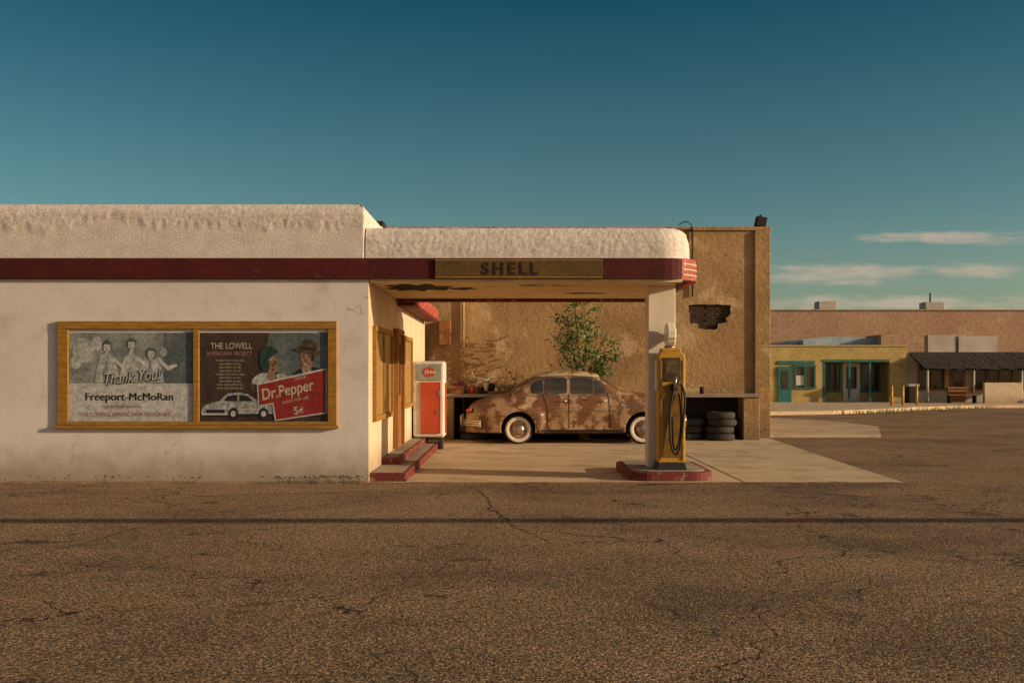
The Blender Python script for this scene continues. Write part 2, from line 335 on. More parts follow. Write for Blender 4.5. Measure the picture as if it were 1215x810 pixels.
poly('backdrop_tone',lp,ox,oz,rect(112,147.5,45,105),inkt,1)
for i,(a,b,r) in enumerate([(17,84,13),(33,92,7),(8,70,7),(112,82,4)]): ell('balloon_%d'%i,lp,ox,oz,a,b,r,r*1.15,inkg,2)
for i,(a,hh) in enumerate([(45,88),(74,91),(97,80)]):
    poly('figure_body_%d'%i,lp,ox,oz,[(a-15,46),(a-13,60),(a-10,72),(a-8,77),(a-3,80 if i<2 else 72),(a-2,hh-6),(a+2,hh-6),(a+3,80 if i<2 else 72),(a+8,76),(a+10,70),(a+13,60),(a+16,46)],inkg,3)
    poly('figure_fold_%d'%i,lp,ox,oz,[(a-4,46),(a-5,60),(a,72),(a+1,60),(a,46)],inkbg,4)
    ell('figure_hair_%d'%i,lp,ox,oz,a,hh+1.2,6,7,inkt,3)
    ell('figure_head_%d'%i,lp,ox,oz,a,hh-.3,4.2,5.6,inkw,4)
    ell('figure_fringe_%d'%i,lp,ox,oz,a,hh+3.2,4.8,3.6,inkt,5,0,0,180)
    for s_ in(-1,1): ell('figure_eye_%d'%i,lp,ox,oz,a+s_*1.9,hh+.2,.9,.45,inkk,6)
    ell('figure_mouth_%d'%i,lp,ox,oz,a,hh-3.2,1.5,.5,inkb,6)
    poly('figure_arm_%d'%i,lp,ox,oz,[(a+8,72),(a+20,60),(a+31,65),(a+31,68),(a+20,66),(a+8,77)],inkw,4)
poly('text_panel',lp,ox,oz,rect(0,147.5,0,45),inkw,7)
text('thank_you_shadow','Thank You!',ox+41*u,-.0200,oz+42*u,.25,inkk,lp,shear=.4,rot=.1,sx=.72,ext=.0004)
text('thank_you','Thank You!',ox+40*u,-.0220,oz+43*u,.25,inkw,lp,shear=.4,rot=.1,sx=.72,ext=.0004)
for k in range(3):
    text('sponsor_name','Freeport-McMoRan',ox+(18.6+k*.35)*u,-.0190-k*.0003,oz+25*u,.158,inkk,lp,sx=1.0,spacing=1.03,ext=.0002)
text('thanks_line','FOR SUPPORTING THE',ox+40*u,-.019,oz+16*u,.055,inkp,lp,ext=.0004)
text('project_line','THE LOWELL AMERICANA PROGRAM!',ox+12*u,-.019,oz+6*u,.085,inkp,lp,sx=.93,ext=.0004)
rp=empty('soda_advert_poster',(-3.6,-.02,1.55)); ox=-4.578
poly('paper',rp,ox,oz,rect(0,152,0,105),inkd,0)
poly('sky_tone',rp,ox,oz,[(74,40),(152,40),(152,105),(82,105)],inkt,1)
text('title_1','THE LOWELL',ox+13*u,-.0145,oz+86*u,.125,inkc,rp,off=.001,sx=.82,ext=.0004)
text('title_2','AMERICANA PROJECT',ox+8*u,-.0145,oz+78*u,.085,inkp,rp,sx=.8,ext=.0004)
for i in range(9):
    text('credit_%d'%i,random.choice(['THANK YOU TO ALL OUR','DONORS AND VOLUNTEERS','ERIE STREET IN THE','HISTORIC DISTRICT OF','WITH THE SUPPORT OF']),ox+36*u,-.0145,oz+(71-i*4.1)*u,.036,inkc,rp,align='CENTER',ext=.0004)
ell('woman_coat',rp,ox,oz,84,44,24,15,inkb,2); ell('woman_collar',rp,ox,oz,74,51,13,6,inkg,3,25); ell('woman_collar_b',rp,ox,oz,100,50,10,5,inkg,3,-30)
poly('woman_neck',rp,ox,oz,[(80,50),(90,50),(89,62),(81,62)],inkf,4)
ell('woman_face',rp,ox,oz,86,67,7.2,10.5,inkf,5,-10); ell('woman_hat',rp,ox,oz,83,77,11.5,12,inkgr,6,25,0,200); ell('woman_hat_side',rp,ox,oz,77,69,5.6,12,inkgr,7,10)
for a in(84,90.5): ell('woman_eye',rp,ox,oz,a,69,1.5,.7,inkk,8); ell('woman_brow',rp,ox,oz,a,71.5,2,.4,inkk,8)
ell('woman_lips',rp,ox,oz,87.5,61.5,2.2,.9,inkr,8)
poly('woman_nose',rp,ox,oz,[(87.2,69),(89.2,64.8),(86.8,64.8)],inkb,8)
ell('man_coat',rp,ox,oz,130,44,24,21,inkk,2); poly('man_shirt',rp,ox,oz,[(121,62),(133,62),(127,48)],inkw,3); poly('man_tie',rp,ox,oz,[(125.5,60),(128.5,60),(127,48)],inkr,4)
poly('man_neck',rp,ox,oz,[(121,60),(133,60),(132,70),(122,70)],inkf,4)
ell('man_face',rp,ox,oz,127,74,7.4,11,inkf,5,8); ell('man_hat_crown',rp,ox,oz,129,84,10.5,13,inkb,6,-5,0,180); ell('man_hat_brim',rp,ox,oz,128,83,17,3.2,inkb,7,-8); ell('man_hat_band',rp,ox,oz,129,86,10.3,1.6,inkk,8,-6)
ell('man_hair',rp,ox,oz,134,76,1.8,5,inkk,6)
for a in(123.5,130): ell('man_eye',rp,ox,oz,a,76,1.4,.6,inkk,8); ell('man_brow',rp,ox,oz,a,78.2,2.2,.5,inkk,8)
ell('man_mouth',rp,ox,oz,126,67,2.6,.8,inkw,8); poly('man_nose',rp,ox,oz,[(126,76),(127.8,70.5),(124.8,70.5)],inkb,8)
pc=[(2,8),(2,13),(5,18),(14,22),(24,24),(28,29),(34,33),(46,34.5),(58,32),(68,25),(84,22),(89,18),(91,12),(91,8),(80,6),(10,6)]
poly('printed_car_body',rp,ox,oz,pc,inkcar,4); poly('printed_car_glass',rp,ox,oz,[(29,24),(33,30),(46,32),(57,30),(64,24)],inkk,5)
poly('printed_car_pillar',rp,ox,oz,[(45,24),(47,24),(47,32),(45,32)],inkcar,6); poly('printed_car_shade',rp,ox,oz,rect(5,88,6,9),inkk,5)
ell('printed_lamp',rp,ox,oz,9,17,2.6,2.6,inkw,6); ell('printed_lamp',rp,ox,oz,30,17,2.6,2.6,inkw,6); poly('printed_grille',rp,ox,oz,rect(8,30,10,14),inkk,6)
for a in(40,76): ell('printed_wheel',rp,ox,oz,a,9,6,7,inkk,6); ell('printed_hub',rp,ox,oz,a,9,3,3.6,inkw,7)
poly('printed_bumper',rp,ox,oz,rect(3,34,7.5,9.5),inkw,7); poly('printed_trim',rp,ox,oz,rect(46,70,14,15),inkw,6)
poly('banner_edge',rp,ox,oz,[(68,45),(151.5,63.5),(151.5,9.5),(89.5,0.5),(86.5,20.5),(69.5,17.5)],inkw,9)
poly('banner',rp,ox,oz,[(70,43),(150,61),(150,11),(91,2),(88,22),(71,19)],inkr,10)
text('banner_drink','DRINK',ox+112*u,-.0235,oz+48*u,.065,inkc,rp,rot=.22,ext=.0004)
text('banner_name','Dr.Pepper',ox+74*u,-.0235,oz+25*u,.23,inkc,rp,rot=.2,off=.004,sx=.8,shear=.15,ext=.0004)
text('banner_line','GOOD FOR LIFE',ox+98*u,-.0235,oz+20.5*u,.055,inkc,rp,rot=.2,ext=.0004)
text('banner_price','5¢',ox+112*u,-.0235,oz+8*u,.16,inkc,rp,rot=.15,off=.003,ext=.0004)
# ------------------------------------------------------------ pump island and pump
isl=empty('pump_island',(2.38,1,0))
def stadium(x0,x1,y0,y1,r):
    return arc(x1-r,y0+r,r,-90,0,8)+arc(x1-r,y1-r,r,0,90,8)+arc(x0+r,y1-r,r,90,180,8)+arc(x0+r,y0+r,r,180,270,8)
prism('island_kerb',stadium(1.72,3.02,.15,2.2,.35),'Z',0,.14,redl,isl,bevel=.02)
prism('island_top',stadium(1.82,2.92,.25,2.10,.27),'Z',.14,.155,greyc,isl)
gp=empty('gas_pump',(2.4,.5,.155)); gx=2.4
def pumpprof(w,z0,z1,r):
    return [(gx-w,z0),(gx+w,z0)]+[(gx+w-r+r*math.cos(R(a)),z1-r+r*math.sin(R(a))) for a in range(0,91,15)]+[(gx-w+r+r*math.cos(R(a)),z1-r+r*math.sin(R(a))) for a in range(90,181,15)]
prism('base_plinth',[(gx-.23,.155),(gx+.23,.155),(gx+.2,.26),(gx-.2,.26)],'Y',.34,.78,black,gp,bevel=.01)
prism('body',pumpprof(.205,.26,1.93,.09),'Y',.36,.74,yellow,gp,bevel=.015)
prism('crown',pumpprof(.15,1.93,1.985,.04),'Y',.42,.68,yellow,gp,bevel=.01)
box('side_panel',gx-.13,gx+.13,.352,.3595,.34,1.42,mat('panel_ochre',(.26,.13,.018),(.18,.09,.014),5,rough=.5,bump=.1,c3=(.1,.05,.02),s3=6,t3=.6),gp,bevel=.003)
for a in(-1,1): box('panel_trim',gx+a*.165-.01,gx+a*.165+.01,.347,.3595,.3,1.8,ochre,gp,bevel=.004)
box('dial_housing',gx-.13,gx+.13,.344,.3595,1.48,1.84,mat('housing',(.1,.06,.02),(.05,.03,.012),6,rough=.5),gp,bevel=.01)
box('dial_glass',gx-.09,gx+.09,.339,.3435,1.6,1.78,mat('dial',(.16,.11,.05),(.08,.055,.03),10,rough=.3),gp)
box('face_dial',gx+.2055,gx+.216,.42,.68,1.35,1.8,whitep,gp)
box('face_dial_l',gx-.216,gx-.2055,.42,.68,1.35,1.8,whitep,gp)
globem=mat('globe_glass',(.8,.74,.62),(.74,.66,.5),4,rough=.25,bump=0)
pts=[]
for i in range(36):
    tt=math.pi*2*i/36; rr=.185*(1+.05*math.cos(7*tt)) if math.sin(tt)>-.2 else .16
    pts.append((.55+rr*math.cos(tt),2.17+rr*math.sin(tt)*1.05))
prism('globe',pts,'X',gx-.065,gx+.075,globem,gp,bevel=.03)
cyl('globe_collar',(gx,.55,1.98),(gx,.55,2.02),.09,.08,chrome,gp)
tube('hose',[(gx+.12,.33,1.46),(gx+.2,.28,1.35),(gx+.16,.27,.9),(gx+.12,.27,.5),(gx+.05,.27,.36),(gx-.03,.27,.5),(gx-.05,.27,.9),(gx-.02,.28,1.2),(gx+.03,.3,1.38)],.017,black,gp)
tube('hose_2',[(gx+.1,.33,1.3),(gx+.14,.29,1.0),(gx+.1,.28,.55),(gx+.03,.29,.42),(gx-.0,.3,.6),(gx+.0,.32,.95)],.013,black,gp)
box('nozzle_holster',gx-.02,gx+.08,.31,.352,1.34,1.44,black,gp,bevel=.008)
cyl('nozzle',(gx+.03,.3,1.36),(gx+.06,.29,1.56),.02,.013,chrome,gp)
cyl('hose_swivel',(gx+.12,.355,1.46),(gx+.12,.31,1.46),.03,.03,chrome,gp)
# ------------------------------------------------------------ vending machine
vm=empty('vending_machine',(-1.75,6.5,.13))
box('cabinet',-2.08,-1.42,6.3,6.95,.26,1.86,whitep,vm,bevel=.05,bseg=4)
for a in(-2.02,-1.53):
    z=.0 if a>-1.56 else .245
    box('foot',a,a+.06,6.35,6.85,z,.258,black,vm)
box('door_red',-1.92,-1.50,6.27,6.298,.34,1.42,redv,vm,bevel=.015)
box('door_stripe',-1.515,-1.505,6.264,6.2695,.34,1.42,chrome,vm)
box('top_panel',-2.0,-1.48,6.275,6.298,1.46,1.8,mat('panel_grey',(.36,.38,.33),(.24,.25,.22),5,rough=.35),vm,bevel=.012)
mesh('logo_disc',[(-1.74+.13*math.cos(R(a)),6.268,1.63+.1*math.sin(R(a))) for a in range(0,360,15)],[tuple(range(24))],redv,vm)
text('logo_text','Drink',-1.84,6.264,1.6,.1,whitep,vm,shear=.3,off=.002)
box('side_red',-1.4185,-1.412,6.4,6.85,.34,1.4,redv,vm)
box('coin_slot',-1.56,-1.52,6.262,6.27,1.1,1.25,chrome,vm); box('handle',-1.9,-1.88,6.24,6.268,.85,1.05,chrome,vm,bevel=.005)
box('bottle_opener',-1.6,-1.54,6.258,6.27,.75,.83,chrome,vm,bevel=.004)
# ------------------------------------------------------------ garage building (tan)
gb=empty('garage_building',(0,12,0))
wl=box('street_wall',-9,6.36,10,10.4,-.02,5.12,tan,gb,bevel=.03)
rnd=random.Random(5)
hp=[(4.36,3.28),(4.9,3.3),(5.4,3.31),(5.42,3.1),(5.3,3.0),(5.33,2.85),(5.1,2.82),(5.05,2.7),(4.85,2.68),(4.6,2.72),(4.58,2.82),(4.42,2.84),(4.38,3.05)]
holepts=[]
for (a,b),(c,d) in zip(hp,hp[1:]+hp[:1]):
    for k in range(3): holepts.append((a+(c-a)*k/3+rnd.uniform(-.02,.02),b+(d-b)*k/3+rnd.uniform(-.02,.02)))
hc=prism('hole_cutter',holepts,'Y',9.8,10.1,brick,gb)
bm_=wl.modifiers.new('hole','BOOLEAN'); bm_.object=hc; bm_.operation='DIFFERENCE'; bm_.solver='EXACT'
bpy.context.view_layer.update()
dg=bpy.context.evaluated_depsgraph_get(); nm_=bpy.data.meshes.new_from_object(wl.evaluated_get(dg)); wl.modifiers.clear(); wl.data=nm_; bpy.data.objects.remove(hc)
for r_ in range(9):
    for k in range(6):
        xx=4.32+k*.2+(r_%2)*.1; box('brick_%d_%d'%(r_,k),xx,xx+.185,10.06+rnd.uniform(0,.025),10.098,2.64+r_*.078,2.64+r_*.078+.066,brick,gb)
box('side_wall_r',5.96,6.36,10.4,22,-.02,5.12,tan,gb); box('rear_wall',-9,5.96,21.6,22,-.02,5.12,tan,gb); box('roof_deck',-9,5.96,10.4,21.6,4.7,4.8,greyc,gb)
box('coping',-9.03,6.4,9.96,10.44,5.122,5.22,tan,gb,bevel=.02)
box('pilaster',5.98,6.37,9.93,9.998,-.02,5.118,tan,gb,bevel=.02)
cyl('conduit',(4.45,9.96,5.2),(4.45,9.96,3.5),.02,.02,dark,gb)
tube('wire',[(4.1,9.9,5.25),(4.2,9.8,5.33),(4.4,9.8,5.3),(4.45,9.95,5.15)],.012,dark,gb)
box('roof_lamp_box',6.05,6.3,10.0,10.25,5.22,5.48,dark,gb,bevel=.02,ry=.2)
cyl('roof_stub',(6.2,10.2,5.2),(6.2,10.2,5.55),.03,.03,dark,gb)
box('wall_meter_box',-1.8,-1.5,9.8,9.998,2.3,2.9,brownwood,gb,bevel=.02)
cyl('wall_pipe',(-1.2,9.95,0),(-1.2,9.95,5),.03,.03,tan,gb)
wb=empty('workbench',(2,9.6,0))
box('top',-1.7,5.98,9.25,9.92,1.03,1.11,greyc,wb,bevel=.01)
box('end_support',5.55,5.95,9.3,9.92,0,1.03,tan,wb,bevel=.02)
box('mid_support',1.6,1.85,9.3,9.92,0,1.03,tan,wb,bevel=.02)
box('left_support',-1.7,-1.4,9.3,9.92,0,1.03,tan,wb,bevel=.02)
box('back_panel',-1.68,5.9,9.925,9.99,0,1.02,dark,wb)
def tyre(nm,c,axis,par,r=.34,w=.09,white_=False):
    pr=[(.19,-w*.7),(.205,-w*.9),(.25,-w),(.287,-w*.96),(r-.012,-w*.75),(r,-w*.3),(r,w*.3),(r-.012,w*.75),(.287,w*.96),(.25,w),(.205,w*.9),(.19,w*.7),(.19,-w*.7)]
    mi=[0]*12
    if white_: mi[1]=mi[2]=1; mi[8]=mi[9]=1
    return lathe(nm,pr,c,axis,[black if white_ else tyreold,wwall],mi,par)
ts=empty('tire_stack',(5,9.35,0))
for i in range(4): tyre('tire_%d'%i,(5.0+rnd.uniform(-.05,.05),9.28+rnd.uniform(-.04,.04),.085+i*.172),'Z',ts,w=.085)
ts2=empty('tire_stack',(4.5,9.5,0))
for i in range(3): tyre('tire_%d'%i,(4.3+rnd.uniform(-.04,.04),9.5,.085+i*.172),'Z',ts2,w=.085)
ts3=empty('tire_stack',(-1,9.5,0))
for i in range(3): tyre('tire_%d'%i,(-.95+rnd.uniform(-.04,.04),9.5,.085+i*.172),'Z',ts3,w=.085)
jk=empty('bench_junk',(-1,9.5,1.11))
box('crate',-1.5,-1.15,9.4,9.75,1.11,1.3,brownwood,jk,bevel=.01); cyl('can',(-.95,9.5,1.11),(-.95,9.5,1.32),.07,.07,redv,jk); cyl('can_b',(-.75,9.45,1.11),(-.75,9.45,1.27),.09,.09,dark,jk)
box('board',-.6,.1,9.35,9.5,1.11,1.17,brownwood,jk,rz=.1); box('crate_b',-.3,.05,9.55,9.8,1.11,1.33,greyw,jk,rz=.2,bevel=.01); cyl('jug',(4.6,9.5,1.11),(4.6,9.5,1.28),.06,.05,dark,jk)
for i in range(9):
    x=-1.45+i*.16+rnd.uniform(-.03,.03); hh=rnd.uniform(.1,.26)
    cyl('bottle_%d'%i,(x,9.72,1.112),(x,9.72,1.112+hh*.7),.035,.035,rnd.choice([dark,glass,brownwood,black]),jk,12); cyl('bottle_neck_%d'%i,(x,9.72,1.112+hh*.7),(x,9.72,1.112+hh),.03,.012,rnd.choice([dark,glass]),jk,12)
box('engine_block',-.62,-.42,9.5,9.72,1.175,1.36,dark,jk,bevel=.02); box('toolbox',-1.42,-1.2,9.42,9.6,1.302,1.42,redl,jk,bevel=.01)
cs=empty('cattle_skull',(-.55,9.3,1.3))
lathe('skull',[(.001,-.16),(.035,-.15),(.045,-.08),(.06,0),(.09,.08),(.085,.13),(.04,.16),(.001,.165)],(-.62,9.3,1.34),'Z',[bone],[0]*7,cs,20)
for s in(-1,1):
    tube('horn',[(-.62+s*.06,9.3,1.46),(-.62+s*.22,9.28,1.48),(-.62+s*.33,9.26,1.55),(-.62+s*.34,9.25,1.68)],.028,bone,cs,taper=.8)
    cyl('eye_socket',(-.62+s*.055,9.235,1.4),(-.62+s*.05,9.22,1.4),.02,.02,dark,cs,10)
cyl('skull_post',(-.62,9.33,1.11),(-.62,9.33,1.3),.015,.015,dark,cs,8)
# ------------------------------------------------------------ foliage
def foliage(name,par,branches,n,spread,size,m,seed):
    rd=random.Random(seed); V=[];F=[]; cl=[]
    for b in branches:
        for k in range(4): 
            tt=rd.uniform(.4,1.1); p=Vector(b[0]).lerp(Vector(b[1]),tt)
            cl.append((p+Vector((rd.gauss(0,.1),rd.gauss(0,.08),rd.gauss(0,.1))),rd.uniform(.45,1.2)*spread))
    for i in range(n):
        c,s=rd.choice(cl); p=c+Vector((rd.gauss(0,s),rd.gauss(0,s),rd.gauss(0,s*.8)))
        d=Vector((rd.gauss(0,1),rd.gauss(0,1),rd.gauss(-.3,.8))).normalized(); e=d.cross(Vector((rd.gauss(0,1),rd.gauss(0,1),rd.gauss(0,1)))).normalized()
        L_=size*rd.uniform(.6,1.4); k=len(V)
        V+=[p,p+d*L_*.5+e*L_*.22,p+d*L_,p+d*L_*.5-e*L_*.22]; F.append((k,k+1,k+2,k+3))
    return mesh(name,V,F,m,par)
tr=empty('young_tree',(1.65,9.1,0))
fork=Vector((1.65,9.05,1.25)); cyl('trunk',(1.62,9.1,0),fork,.05,.035,bark,tr)
br=[]
for e in [(1.15,9.0,2.2),(1.25,8.95,2.75),(1.5,9.1,3.15),(1.85,9.0,2.85),(2.25,9.05,2.55),(2.45,9.1,2.05),(1.75,8.8,2.4),(1.2,9.2,3.0),(2.15,8.9,2.0),(1.45,8.8,1.95),(2.4,9,1.8)]:
    e=Vector(e); mid=fork.lerp(e,.5)+Vector((rnd.uniform(-.06,.06),0,.05)); tube('branch',[fork,mid,e],.012,bark,tr); br.append((fork.lerp(e,.25),e))
foliage('leaves',tr,br,2300,.13,.09,leaf,2)
dp=empty('dry_plant',(-.15,9.2,1.1))
st=Vector((-.1,9.15,1.1)); br=[]
for e in [(-.3,9.1,1.4),(-.15,9.1,1.55),(.1,9.1,1.45),(.2,9.1,1.3)]:
    tube('twig',[st,st.lerp(Vector(e),.5)+Vector((.03,0,.03)),Vector(e)],.01,dryleaf,dp); br.append((st,Vector(e)))
foliage('dry_leaves',dp,br,130,.05,.08,dryleaf,5)
V=[];F=[]; rd=random.Random(11)
for cx,sp,n in [(-6.0,.35,22),(-3.2,.25,45),(-2.7,.25,60),(-2.4,.15,35),(-4.6,.15,12),(-7,.5,20)]:
    for i in range(n):
        x=cx+rd.gauss(0,sp); y=-.05-abs(rd.gauss(0,.07)); h=rd.uniform(.03,.12); dx=rd.gauss(0,.05); dy=rd.gauss(0,.04); w=.005; k=len(V)
        a=rd.uniform(0,3.14); V+=[(x-w*math.cos(a),y-w*math.sin(a),0),(x+w*math.cos(a),y+w*math.sin(a),0),(x+dx*.6+w*.7,y+dy*.6,h*.7),(x+dx,y+dy,h)]; F.append((k,k+1,k+2,k+3))
        if h>.07:
            k=len(V); V+=[(x+dx,y+dy,h),(x+dx+.02,y+dy-.01,h+.01),(x+dx+.04,y+dy,h+.002),(x+dx+.018,y+dy+.01,h-.01)]; F.append((k,k+1,k+2,k+3))
mesh('weeds',V,F,weed)
V=[];F=[];n=240
for i in range(n+1):
    x=-12+9.9*i/n; wd=.12+.12*abs(noise.noise(Vector((x*1.3,0,4))))+.04*noise.noise(Vector((x*6,0,1))); h=.02+.03*abs(noise.noise(Vector((x*2,3,1))))
    V+=[(x,-.001,h),(x,-wd*.5,h*.5),(x,-wd,.001)]
for i in range(n):
    for j in(0,1): F.append((3*i+j,3*i+j+1,3*i+j+4,3*i+j+3))
mesh('dirt_drift',V,F,dirtm,None,smooth=True)
V=[];F=[]
for i in range(550):
    x=rd.uniform(-9,7); y=-abs(rd.gauss(0,.7))-.02
    s=rd.uniform(.004,.014); k=len(V)
    V+=[(x-s,y,0),(x+s*.8,y-s,0),(x+s,y+s,0),(x+s*.1,y,s*1.0)]; F+=[(k,k+1,k+3),(k+1,k+2,k+3),(k+2,k,k+3)]
mesh('gravel',V,F,dirtm)
# ------------------------------------------------------------ parked car (nose to +X)
car=empty('parked_car',(1.4,8.8,0)); CX=-1.08; CY=8.8
def interp(tab,x):
    if x<=tab[0][0]: return tab[0][1]
    if x>=tab[-1][0]: return tab[-1][1]
    for i in range(len(tab)-1):
        if tab[i][0]<=x<=tab[i+1][0]:
            x0,y0=tab[i];x1,y1=tab[i+1]; h=x1-x0; tt=(x-x0)/h
            def sl(j):
                if j<=0 or j>=len(tab)-1:
                    j0=max(0,min(j,len(tab)-2)); return (tab[j0+1][1]-tab[j0][1])/(tab[j0+1][0]-tab[j0][0])
                a=(tab[j][1]-tab[j-1][1])/(tab[j][0]-tab[j-1][0]); b=(tab[j+1][1]-tab[j][1])/(tab[j+1][0]-tab[j][0])
                return 0 if a*b<=0 else 2*a*b/(a+b)
            m0=sl(i)*h; m1=sl(i+1)*h
            return (2*tt**3-3*tt**2+1)*y0+(tt**3-2*tt**2+tt)*m0+(-2*tt**3+3*tt**2)*y1+(tt**3-tt**2)*m1
TOP=[(0.02,.66),(.1,.86),(.3,.98),(.65,1.07),(.95,1.14),(1.33,1.42),(1.68,1.59),(2.12,1.665),(2.6,1.67),(2.95,1.62),(3.3,1.45),(3.58,1.22),(3.8,1.19),(4.3,1.15),(4.7,1.04),(4.88,.9),(4.97,.66)]
SHD=[(0.02,.6),(.1,.72),(.3,.84),(.65,.93),(.95,1.0),(1.33,1.08),(2.0,1.1),(3.2,1.08),(3.6,1.05),(4.3,1.0),(4.7,.92),(4.88,.8),(4.97,.6)]
WID=[(0.02,.5),(.1,.64),(.3,.75),(.7,.82),(1.2,.86),(2,.88),(3.2,.9),(4.1,.9),(4.6,.82),(4.85,.68),(4.97,.5)]
def lowf(z,zs):
    tt=(z-.26)/(zs-.26); return .93+.07*math.sin(min(1,tt*1.35)*math.pi*.5)-(.13*max(0,(tt-.62)/.38)**1.8)
NP=2.7
def sst(x,a,b):
    t=min(1,max(0,(x-a)/(b-a))); return t*t*(3-2*t)
def fend(uu,z):
    rf=sst(uu,.1,.55)*(1-sst(uu,1.72,1.84)); top=.93-.05*abs(uu-1.1)-.25*max(0,uu-1.25)
    a=rf*(1-sst(z,top-.10,top))*.095
    b=math.exp(-((uu-4.0)/.6)**2)*math.exp(-((z-.72)/.3)**2)*.05
    return a+b
def halfw(uu,z):
    zs=interp(SHD,uu); T=interp(TOP,uu); W=interp(WID,uu)
    if z<=zs: return W*lowf(z,zs)+fend(uu,z)
    k=min(.9999,(z-zs)/(T-zs))
    return W*lowf(zs,zs)*(1-k**NP)**(1/NP)+fend(uu,z)*(1-k)
st_u=[.02,.05,.1,.18]+[.26+.05*i for i in range(100)]; st_u=[q for q in st_u if q<4.78]+[4.8,4.85,4.88,4.93,4.97]
V=[];F=[];NL=20;NU=16
for uu in st_u:
    zs=interp(SHD,uu);T=interp(TOP,uu);W=interp(WID,uu); row=[]
    for j in range(NL): 
        z=.26+(zs-.26)*j/NL; row.append((halfw(uu,z),z))
    for j in range(NU+1):
        th=math.pi/2*j/NU; cz=math.sin(th)**(2/NP); z=zs+(T-zs)*cz; y=W*lowf(zs,zs)*max(0,math.cos(th))**(2/NP)+fend(uu,z)*(1-cz)
        row.append((max(y,0),z))
    full=[(CX+uu,CY-y,z) for y,z in row]+[(CX+uu,CY+y,z) for y,z in row[-2::-1]]
    V+=full; nrow=len(full)
for i in range(len(st_u)-1):
    for j in range(nrow-1): F.append((i*nrow+j,(i+1)*nrow+j,(i+1)*nrow+j+1,i*nrow+j+1))
    F.append((i*nrow+nrow-1,(i+1)*nrow+nrow-1,(i+1)*nrow,i*nrow))
F.append(tuple(range(nrow))[::-1]); F.append(tuple((len(st_u)-1)*nrow+j for j in range(nrow)))
body=mesh('body',V,F,rust,car,smooth=True)
bm=bmesh.new(); bm.from_mesh(body.data); bmesh.ops.recalc_face_normals(bm,faces=bm.faces); bm.to_mesh(body.data); bm.free()
WU=(1.22,4.04); cuts=[]
for wu in WU:
    for sgn in(-1,1):
        a=CY+sgn*.55; b=CY+sgn*1.2
        c=cyl('cut',(CX+wu,min(a,b),.35),(CX+wu,max(a,b),.35),.39,.39,dark,None,seg=40); cuts.append(c)
        md=body.modifiers.new('w','BOOLEAN'); md.object=c; md.operation='DIFFERENCE'; md.solver='EXACT'
bpy.context.view_layer.update(); dg=bpy.context.evaluated_depsgraph_get(); nm_=bpy.data.meshes.new_from_object(body.evaluated_get(dg)); body.modifiers.clear(); body.data=nm_
nm_.materials.clear(); nm_.materials.append(rust); nm_.materials.append(dark); nm_.materials.append(rustroof)
for p in nm_.polygons:
    c=p.center; uu=c.x-CX; d=abs(c.y-CY)
    p.material_index=0
    for wu in WU:
        if math.hypot(uu-wu,c.z-.35)<.395 and d<halfw(max(.02,min(4.97,uu)),c.z)-.012: p.material_index=1
    if c.z>1.53: p.material_index=2
for c in cuts: bpy.data.objects.remove(c)
def sidepatch(nm,us,zlo,zhi,m,off=.006,nz_=8):
    for sgn in(-1,1):
        V=[]
        for uu in us:
            a=zlo(uu) if callable(zlo) else zlo; b=zhi(uu) if callable(zhi) else zhi
            for j in range(nz_+1):
                z=a+(b-a)*j/nz_; V.append((CX+uu,CY+sgn*(halfw(uu,z)+off),z))
        n=nz_+1
        F=[(i*n+j,(i+1)*n+j,(i+1)*n+j+1,i*n+j+1) for i in range(len(us)-1) for j in range(nz_)]
        mesh(nm,V,F,m,car,smooth=True)
def rng(a,b,n): return [a+(b-a)*i/n for i in range(n+1)]
def win(nm,u0,u1,z0,ztop):
    def zl(q): return z0+ .03*(max(0,1-(q-u0)/.05)**2+max(0,1-(u1-q)/.05)**2)
    def zh(q): return max(zl(q)+.01,ztop(q)-.035*(max(0,1-(q-u0)/.07)**2+max(0,1-(u1-q)/.07)**2))
    def zl2(q): return zl(max(u0,min(u1,q)))-.014
    def zh2(q): return zh(max(u0,min(u1,q)))+.014
    sidepatch(nm+'_trim',[u0-.014]+rng(u0,u1,14)+[u1+.014],zl2,zh2,chrome,.004)
    sidepatch(nm,rng(u0,u1,14),zl,zh,glass,.009)
roofw=lambda q: interp([(1.4,1.27),(1.6,1.4),(1.8,1.475),(2.1,1.505),(2.7,1.505),(2.95,1.47),(3.15,1.36),(3.28,1.2)],q)
win('quarter_window',1.52,1.78,1.15,roofw)
win('rear_door_window',1.84,2.32,1.15,roofw)
win('front_door_window',2.42,2.92,1.14,roofw)
win('vent_window',2.96,3.2,1.14,roofw)
def toppatch(nm,u0,u1,th0,m,off=.007):
    V=[];n=20
    for uu in rng(u0,u1,10):
        zs=interp(SHD,uu);T=interp(TOP,uu);W=interp(WID,uu)
        sl=(interp(TOP,uu+.02)-interp(TOP,uu-.02))/.04; nx=-sl; nl=math.hypot(nx,1)
        for j in range(n+1):
            th=R(th0)+(math.pi-2*R(th0))*j/n; y=W*.85*(1 if math.cos(th)>=0 else -1)*abs(math.cos(th))**(2/NP); z=zs+(T-zs)*math.sin(th)**(2/NP)
            V.append((CX+uu+nx/nl*off*2,CY-y,z+off*2/nl))
    F=[(i*(n+1)+j,(i+1)*(n+1)+j,(i+1)*(n+1)+j+1,i*(n+1)+j+1) for i in range(10) for j in range(n)]
    mesh(nm,V,F,m,car,smooth=True)
toppatch('windscreen',3.1,3.5,42,glass); toppatch('rear_window',1.02,1.42,48,glass)
